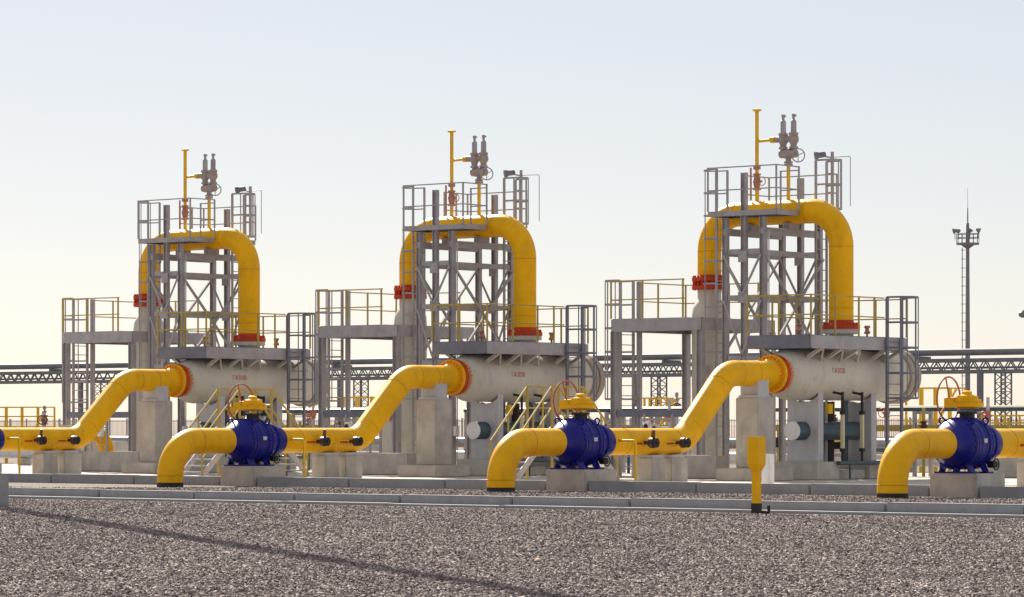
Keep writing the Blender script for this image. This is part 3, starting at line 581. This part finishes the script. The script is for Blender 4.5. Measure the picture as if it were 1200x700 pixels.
# ------------------------------------------------------------------ middle distance behind the units
def pipe_stand(u, v, h, label, col='pale_steel'):
    t = thing('valve_stand', (u, v, .0), label, 'valve stand', 'valve stands behind the units')
    MB().cyl((u,v,-.02), (u,v,h), .07).build('riser', col, t)
    MB().lathe((u,v,h-.5), (0,0,1), [(0,.15),(.06,.15),(.08,.1),(.2,.17),(.32,.1),(.34,.15),(.4,.15)], 14).build('valve', 'rust', t)
    MB().cyl((u,v,h-.3), (u-.3,v-.2,h-.3), .03).ring((u-.3,v-.2,h-.3), (.3,.2,0), .2, .02, 20, 6).build('handwheel', 'black', t)
    MB().lathe((u,v,h), (0,0,1), [(0,.1),(.08,.1),(.1,.05),(.25,.07),(.3,.03)], 12).build('gauge_head', 'steel', t)
def on_u(px, u): 
    R = dv + rv_*((px-600)/4023); k = (u-C0.x)/R.x; return (C0+R*k).y
for px, u, h, lab in ((793, 32, 2.55, 'pale valve stand with handwheel seen under the right-hand access platform'), (363, 34, 2.2, 'rusty valve stand seen between the left-hand vessel and the middle platform'), (52, 34, 2.2, 'pale valve stand seen above the left-hand inlet pipe'), (478, 30, 2.0, 'valve stand seen behind the sloping middle inlet pipe'), (826, 31, 2.3, 'valve stand seen behind the sloping right-hand inlet pipe')):
    pipe_stand(u, on_u(px, u), h, lab)
def landing(u, pa, pb, zl, label, h=1.1, n=3):
    va, vb = on_u(pa, u), on_u(pb, u); a, b_ = min(va, vb), max(va, vb)
    t = thing('railed_landing', (u, (a+b_)/2, 0), label, 'landing', 'railed landings behind the units')
    MB().box((u, a, zl-.06), (u+1.0, b_, zl)).build('deck', 'steel', t)
    for uu in (u, u+1.0):
        for i in range(n+1):
            vv = a+(b_-a)*i/n; MB().beam((uu, vv, 0), (uu, vv, zl+h), .06, .06).build('post', 'rail_yellow', t)
        for hh in (.1, .55, h): MB().beam((uu, a, zl+hh), (uu, b_, zl+hh), .045, .05).build('rail', 'rail_yellow', t)
    MB().beam((u+.5, a, zl+h), (u+.5, a+1.6, zl-1.2), .05, .06).build('handrail', 'rail_yellow', t)
landing(36, -30, 44, 1.5, 'brown railed landing at the far left edge behind the yellow pipe', .95, 4)
landing(33, 383, 470, 1.55, 'yellow railed landing behind the middle access platform', 1.2, 5)
landing(33, 742, 782, 1.55, 'yellow railed landing behind the right-hand access platform', 1.1, 3)
landing(30, 1062, 1112, 1.7, 'yellow railed landing behind the right end of the right-hand vessel', 1.2, 3)
landing(34, 1150, 1260, 1.2, 'yellow railed landing behind the rightmost blue valve', .8, 4)
for i, (u, z, r, c, lab) in enumerate(((23.2, .62, .2, 'pale_steel', 'nearer pale grey header pipe lying low behind the units'), (24.6, .55, .16, 'steel', 'thinner grey header pipe lying low behind the units'), (38, 1.0, .2, 'steel', 'long grey header pipe far behind the units'))):
    t = thing('header_pipe', (u, 0, .15 if u < 27 else 0), lab, 'pipe')
    MB().tube([(u, -36, z), (u, 90 if u > 27 else 44, z)], r, 20).build('pipe', c, t)
    zb_ = .152 if u < 27 else -.02
    for k in range(-5, 8 if u < 27 else 14): MB().bbox((u-.22, k*6-.18, zb_), (u+.22, k*6+.18, z-r+.01), .02).build('sleeper', 'concrete', t)
# yellow elbow going down behind the left-hand bend
ve = on_u(112, 14.0)
t = thing('branch_elbow', (14.5, ve, .15), 'small yellow pipe elbow going down behind the left-hand inlet pipe bend', 'pipe')
MB().tube(bend([(12.9,ve,1.38),(14.5,ve,1.38),(14.5,ve,.15)], .6, 10), .26, 28).build('pipe', 'yellow', t)
MB().bbox((12.6,ve-.35,.154),(13.0,ve+.35,1.7),.02).build('anchor_block', 'concrete', t)
# grey cabinets behind
for px, u, wv, h, lab in ((118, 21, 2.4, .95, 'low concrete box wall left of the left-hand pier'), (470, 21, 1.3, 1.75, 'pale grey cabinet behind the middle pier'), (805, 21, 1.2, 1.3, 'beige cabinet behind the sloping right-hand pipe'), (1186, 20, 2.0, .9, 'low grey concrete box behind the rightmost valve')):
    vv = on_u(px, u); t = thing('equipment_box', (u, vv, .15), lab, 'cabinet', 'boxes behind the units')
    MB().bbox((u-.4, vv-wv/2, .154), (u+.4, vv+wv/2, .15+h), .03).build('body', 'concrete' if h < 1 else 'cream', t)
    if h > 1: MB().bbox((u-.43, vv-wv/2+.12, .3), (u-.402, vv+wv/2-.12, h), .01).build('door', 'cream', t)
# ------------------------------------------------------------------ pipe rack far behind
RU = 160.
t = thing('pipe_rack', (RU, 130, 0), 'long dark elevated pipe rack crossing the whole background', 'pipe rack')
r0, r1 = -20., 330.
for z in (6.05,): MB().tube([(RU+.3, r0, z), (RU+.3, r1, z)], .09, 10).build('pipe', 'rack', t)
for z, r in ((7.25, .26), (7.2, .2)): MB().tube([(RU+(0 if r > .25 else 1.2), r0, z), (RU+(0 if r > .25 else 1.2), r1, z)], r, 14).build('pipe', 'rack', t)
for uu in (RU-.5, RU+1.7):
    for z in (5.75, 6.62): MB().beam((uu, r0, z), (uu, r1, z), .2, .26).build('chord', 'rack', t)
    wb = MB(); v = r0
    while v < r1-1: wb.beam((uu, v, 5.8), (uu, v+.55, 6.6), .08, .08); wb.beam((uu, v+.55, 6.6), (uu, v+1.1, 5.8), .08, .08); v += 1.1
    tag(wb.build('web_members', 'rack', t, smooth=False), kind='stuff')
cb = MB().beam((RU-.6, 0, 6.85), (RU+1.8, 0, 6.85), .2, .24).mesh('cross_beam', 'rack', (RU,130,0), smooth=False)
for k in range(0, 29): piece(cb, 'cross_beam', t, (0, r0+k*12, 0))
for k in range(-3, 8):
    v = 81.6+32.6*k
    MB().beam((RU-.5, v+.5, -.1), (RU-.5, v+.5, 5.65), .42, .3).build('column', 'rack', t)
    lb = MB()
    for a in (-.45, .45):
        for b_ in (0, .9): lb.beam((RU+.6+b_, v-.6+a, -.1), (RU+.6+b_, v-.6+a, 5.65), .1, .1)
    for i in range(8):
        z0 = .1+i*.7
        for b_ in (0, .9): lb.beam((RU+.6+b_, v-1.05, z0), (RU+.6+b_, v-.15, z0+.6), .05, .06).beam((RU+.6+b_, v-.15, z0), (RU+.6+b_, v-1.05, z0+.6), .05, .06).beam((RU+.6+b_, v-1.05, z0+.62), (RU+.6+b_, v-.15, z0+.62), .05, .06)
    lb.build('lattice_column', 'rack', t, smooth=False)
# ------------------------------------------------------------------ light mast far behind
mu = 345.; mv = on_u(1134, mu); Dm = (Vector((mu, mv, 0))-C0).dot(dv); sm = 4023/Dm
zy = lambda y: 1.7+(497.65-y)/sm
t = thing('light_mast', (mu, mv, 0), 'tall thin grey light mast with railed platform and antenna in the distance', 'mast')
MB().lathe((mu,mv,-.1), (0,0,1), [(0,.40),(zy(288),.24)], 16).build('pole', 'rack', t)
zp = zy(287)
MB().lathe((mu,mv,zp-.5), (0,0,1), [(0,.3),(.5,1.0),(.5,1.6),(.75,1.6),(.75,.1)], 16).build('platform', 'rack', t)
rr_ = MB()
for hh in (.75, 1.3): rr_.ring((mu,mv,zp+.2+hh), (0,0,1), 1.55, .06, 24, 6)
for i in range(12): a = 2*PI*i/12; rr_.cyl((mu+1.55*math.cos(a), mv+1.55*math.sin(a), zp+.2), (mu+1.55*math.cos(a), mv+1.55*math.sin(a), zp+1.5), .05, n=6)
rr_.build('railing', 'rack', t)
for i, (a, b_) in enumerate(((-1.5, .9), (1.2, -.9), (.3, .2), (-1.0, 1.4))):
    p = Vector((mu, mv, zp+2.0)) + rv_*a*1.1 + dv*b_
    MB().cyl(p-Vector((0,0,1.2)), p, .06, n=6).lathe(p, rv_*a+Vector((0,0,-.5)), [(-.3,.15),(0,.3),(.3,.42),(.32,.1)], 10).build('floodlight', 'rack', t)
MB().lathe((mu,mv,zp+.2), (0,0,1), [(0,.3),(2.8,.2),(2.85,.1),(4.9,.07),(4.95,.03),(zy(222)-zp,.02)], 10).build('antenna', 'rack', t)
lm = MB()
for s_ in (-.25, .25): lm.tube([Vector((mu,mv,2))-rv_*.75+dv*s_, Vector((mu,mv,zp-.4))-rv_*.75+dv*s_], .035, 6)
z = 2.2
while z < zp-.5: lm.tube([Vector((mu,mv,z))-rv_*.95, Vector((mu,mv,z))-rv_*.3], .045, 6); z += 1.25
lm.build('ladder', 'rack', t)
# lamp posts and mushroom vent at the right edge, far
lu = 90.; lv = on_u(1206, lu); Dl = (Vector((lu, lv, 0))-C0).dot(dv); sl_ = 4023/Dl; zl_ = 1.7+(497.65-368)/sl_
t = thing('lamp_post', (lu, lv, 0), 'dark street lamp head reaching in at the right edge', 'lamp post')
p = Vector((lu, lv, 0)); MB().tube(bend([p, p+Vector((0,0,zl_)), p+Vector((0,0,zl_))-rv_*.5], .2, 4), .06, 10).build('pole', 'rack', t)
q = p+Vector((0,0,zl_))-rv_*.3; MB().lathe(q+Vector((0,0,-.2)), (0,0,1), [(0,.1),(.08,.24),(.24,.26),(.36,.14),(.42,.04)], 16).build('lamp_head', 'rack', t)
lu = 60.; lv = on_u(1191, lu); Dl = (Vector((lu, lv, 0))-C0).dot(dv); sl_ = 4023/Dl; zl_ = 1.7+(497.65-478)/sl_
t = thing('mushroom_vent', (lu, lv, 0), 'small mushroom shaped vent cap on a thin post at the far right', 'vent')
MB().cyl((lu,lv,-.02), (lu,lv,zl_), .04).build('post', 'rack', t); MB().lathe((lu,lv,zl_-.14), (0,0,1), [(0,.06),(.06,.2),(.14,.24),(.22,.2),(.27,.06)], 18).build('cap', 'rack', t)
# perimeter fence
fu = 235.; t = thing('perimeter_fence', (fu, 150, 0), 'long low picket perimeter fence on the horizon', 'fence')
pk = MB(); v = 40.
while v < 330: pk.box((fu, v, .1), (fu+.04, v+.06, 2.3)); v += .22
tag(pk.build('pickets', 'pale_steel', t, smooth=False), kind='stuff')
for z in (.3, 2.1): MB().beam((fu+.07, 40, z), (fu+.07, 330, z), .05, .08).build('rail', 'pale_steel', t)
pm = MB().box((-.08, -.08, -.05), (.08, .08, 2.45)).mesh('fence_post', 'concrete', smooth=False)
for k in range(98): piece(pm, 'fence_post', t, (.2, 40+k*3-150, 0))
# bare low earth bank beyond the fence
bk = MB(); vs_ = []; fs_ = []
random.seed(5); ns = 80
for i in range(ns+1):
    v = 0+600*i/ns; hgt = 1.7+.5*math.sin(i*.37)+.35*math.sin(i*.9+1)+random.uniform(-.15, .15)
    vs_ += [(262, v, -.05), (275, v, hgt), (300, v, hgt*.9), (330, v, -.05)]
for i in range(ns):
    for j in range(3): a = i*4+j; fs_.append((a, a+1, a+5, a+4))
bk.add(vs_, fs_); tag(bk.build('hills', 'sand'), 'low sandy earth bank along the horizon', 'bank', kind='structure')
# ------------------------------------------------------------------ loose gravel stones
cells = []; dens = []
st = 1.5
for i in range(-60, 30):
    for j in range(-60, 40):
        u = -66+i*st+st*40; v = -54+j*st+st*40
        c = Vector((u+st/2, v+st/2, 0))-C0; D = c.dot(dv); L = c.dot(rv_)
        if D < 28 or D > 92 or abs(L) > .185*D+1.5: continue
        if u+st > -12.5 and u < -12.5: continue
        if u >= -12.5 and u+st > 2.6: continue
        if u > -12.5 and u < -11.6: continue
        cells.append((u, v)); dens.append(1050 if D < 40 else 850 if D < 50 else 650 if D < 62 else 330 if u < -12 else 170)
gm = MB()
for u, v in cells: gm.add([(u,v,0),(u+st,v,0),(u+st,v+st,0),(u,v+st,0)], [(0,1,2,3)])
gmesh = gm.mesh('gravel', 'gravel_ground', smooth=False)
at = gmesh.attributes.new('dens', 'FLOAT', 'FACE'); at.data.foreach_set('value', dens)
gravel = bpy.data.objects.new('gravel', gmesh); COL.objects.link(gravel); tag(gravel, 'loose brown grey crushed stones covering the foreground', 'gravel', kind='stuff')
m = bpy.data.materials.new('stone'); m.use_nodes = True; n = m.node_tree.nodes; l = m.node_tree.links; b = n['Principled BSDF']; b.inputs['Roughness'].default_value = .85
oi = n.new('ShaderNodeObjectInfo'); cr = n.new('ShaderNodeValToRGB'); l.new(oi.outputs['Random'], cr.inputs[0])
els = cr.color_ramp.elements; els[0].color = (.055, .042, .042, 1); els[1].color = (.60, .54, .50, 1)
for pz, c in ((.25, (.125, .098, .096)), (.5, (.215, .172, .166)), (.75, (.31, .255, .24)), (.92, (.42, .36, .335))): e_ = els.new(pz); e_.color = (*c, 1)
nz = n.new('ShaderNodeTexNoise'); nz.inputs['Scale'].default_value = .45; nz.inputs['Detail'].default_value = 5; l.new(oi.outputs['Location'], nz.inputs['Vector'])
mr = n.new('ShaderNodeMapRange'); mr.inputs['From Min'].default_value = .3; mr.inputs['From Max'].default_value = .7; mr.inputs['To Min'].default_value = .66; mr.inputs['To Max'].default_value = 1.08; l.new(nz.outputs['Fac'], mr.inputs[0])
mm = n.new('ShaderNodeVectorMath'); mm.operation = 'SCALE'; l.new(cr.outputs[0], mm.inputs[0]); l.new(mr.outputs[0], mm.inputs['Scale'])
l.new(mm.outputs[0], b.inputs['Base Color']); M['stone'] = m
ng = bpy.data.node_groups.new('gravel_scatter', 'GeometryNodeTree')
ng.interface.new_socket('Geometry', in_out='INPUT', socket_type='NodeSocketGeometry'); ng.interface.new_socket('Geometry', in_out='OUTPUT', socket_type='NodeSocketGeometry')
N = ng.nodes; L_ = ng.links
gi = N.new('NodeGroupInput'); go = N.new('NodeGroupOutput')
dp = N.new('GeometryNodeDistributePointsOnFaces'); L_.new(gi.outputs[0], dp.inputs['Mesh'])
na = N.new('GeometryNodeInputNamedAttribute'); na.data_type = 'FLOAT'; na.inputs['Name'].default_value = 'dens'; L_.new(na.outputs['Attribute'], dp.inputs['Density'])
ic = N.new('GeometryNodeMeshIcoSphere'); ic.inputs['Subdivisions'].default_value = 1; ic.inputs['Radius'].default_value = 1
rvn = N.new('FunctionNodeRandomValue'); rvn.data_type = 'FLOAT_VECTOR'; rvn.inputs[0].default_value = (-.32,)*3; rvn.inputs[1].default_value = (.32,)*3
sp1 = N.new('GeometryNodeSetPosition'); L_.new(ic.outputs['Mesh'], sp1.inputs['Geometry']); L_.new(rvn.outputs[0], sp1.inputs['Offset'])
smt = N.new('GeometryNodeSetMaterial'); smt.inputs['Material'].default_value = m; L_.new(sp1.outputs[0], smt.inputs['Geometry'])
ip = N.new('GeometryNodeInstanceOnPoints'); L_.new(dp.outputs['Points'], ip.inputs['Points']); L_.new(smt.outputs[0], ip.inputs['Instance'])
r1_ = N.new('FunctionNodeRandomValue'); r1_.data_type = 'FLOAT_VECTOR'; r1_.inputs[1].default_value = (6.28,)*3; L_.new(r1_.outputs[0], ip.inputs['Rotation'])
r2_ = N.new('FunctionNodeRandomValue'); r2_.data_type = 'FLOAT_VECTOR'; r2_.inputs[0].default_value = (.012, .012, .012); r2_.inputs[1].default_value = (.045, .045, .040); r2_.inputs['Seed'].default_value = 4; L_.new(r2_.outputs[0], ip.inputs['Scale'])
L_.new(ip.outputs[0], go.inputs[0])
md = gravel.modifiers.new('scatter', 'NODES'); md.node_group = ng
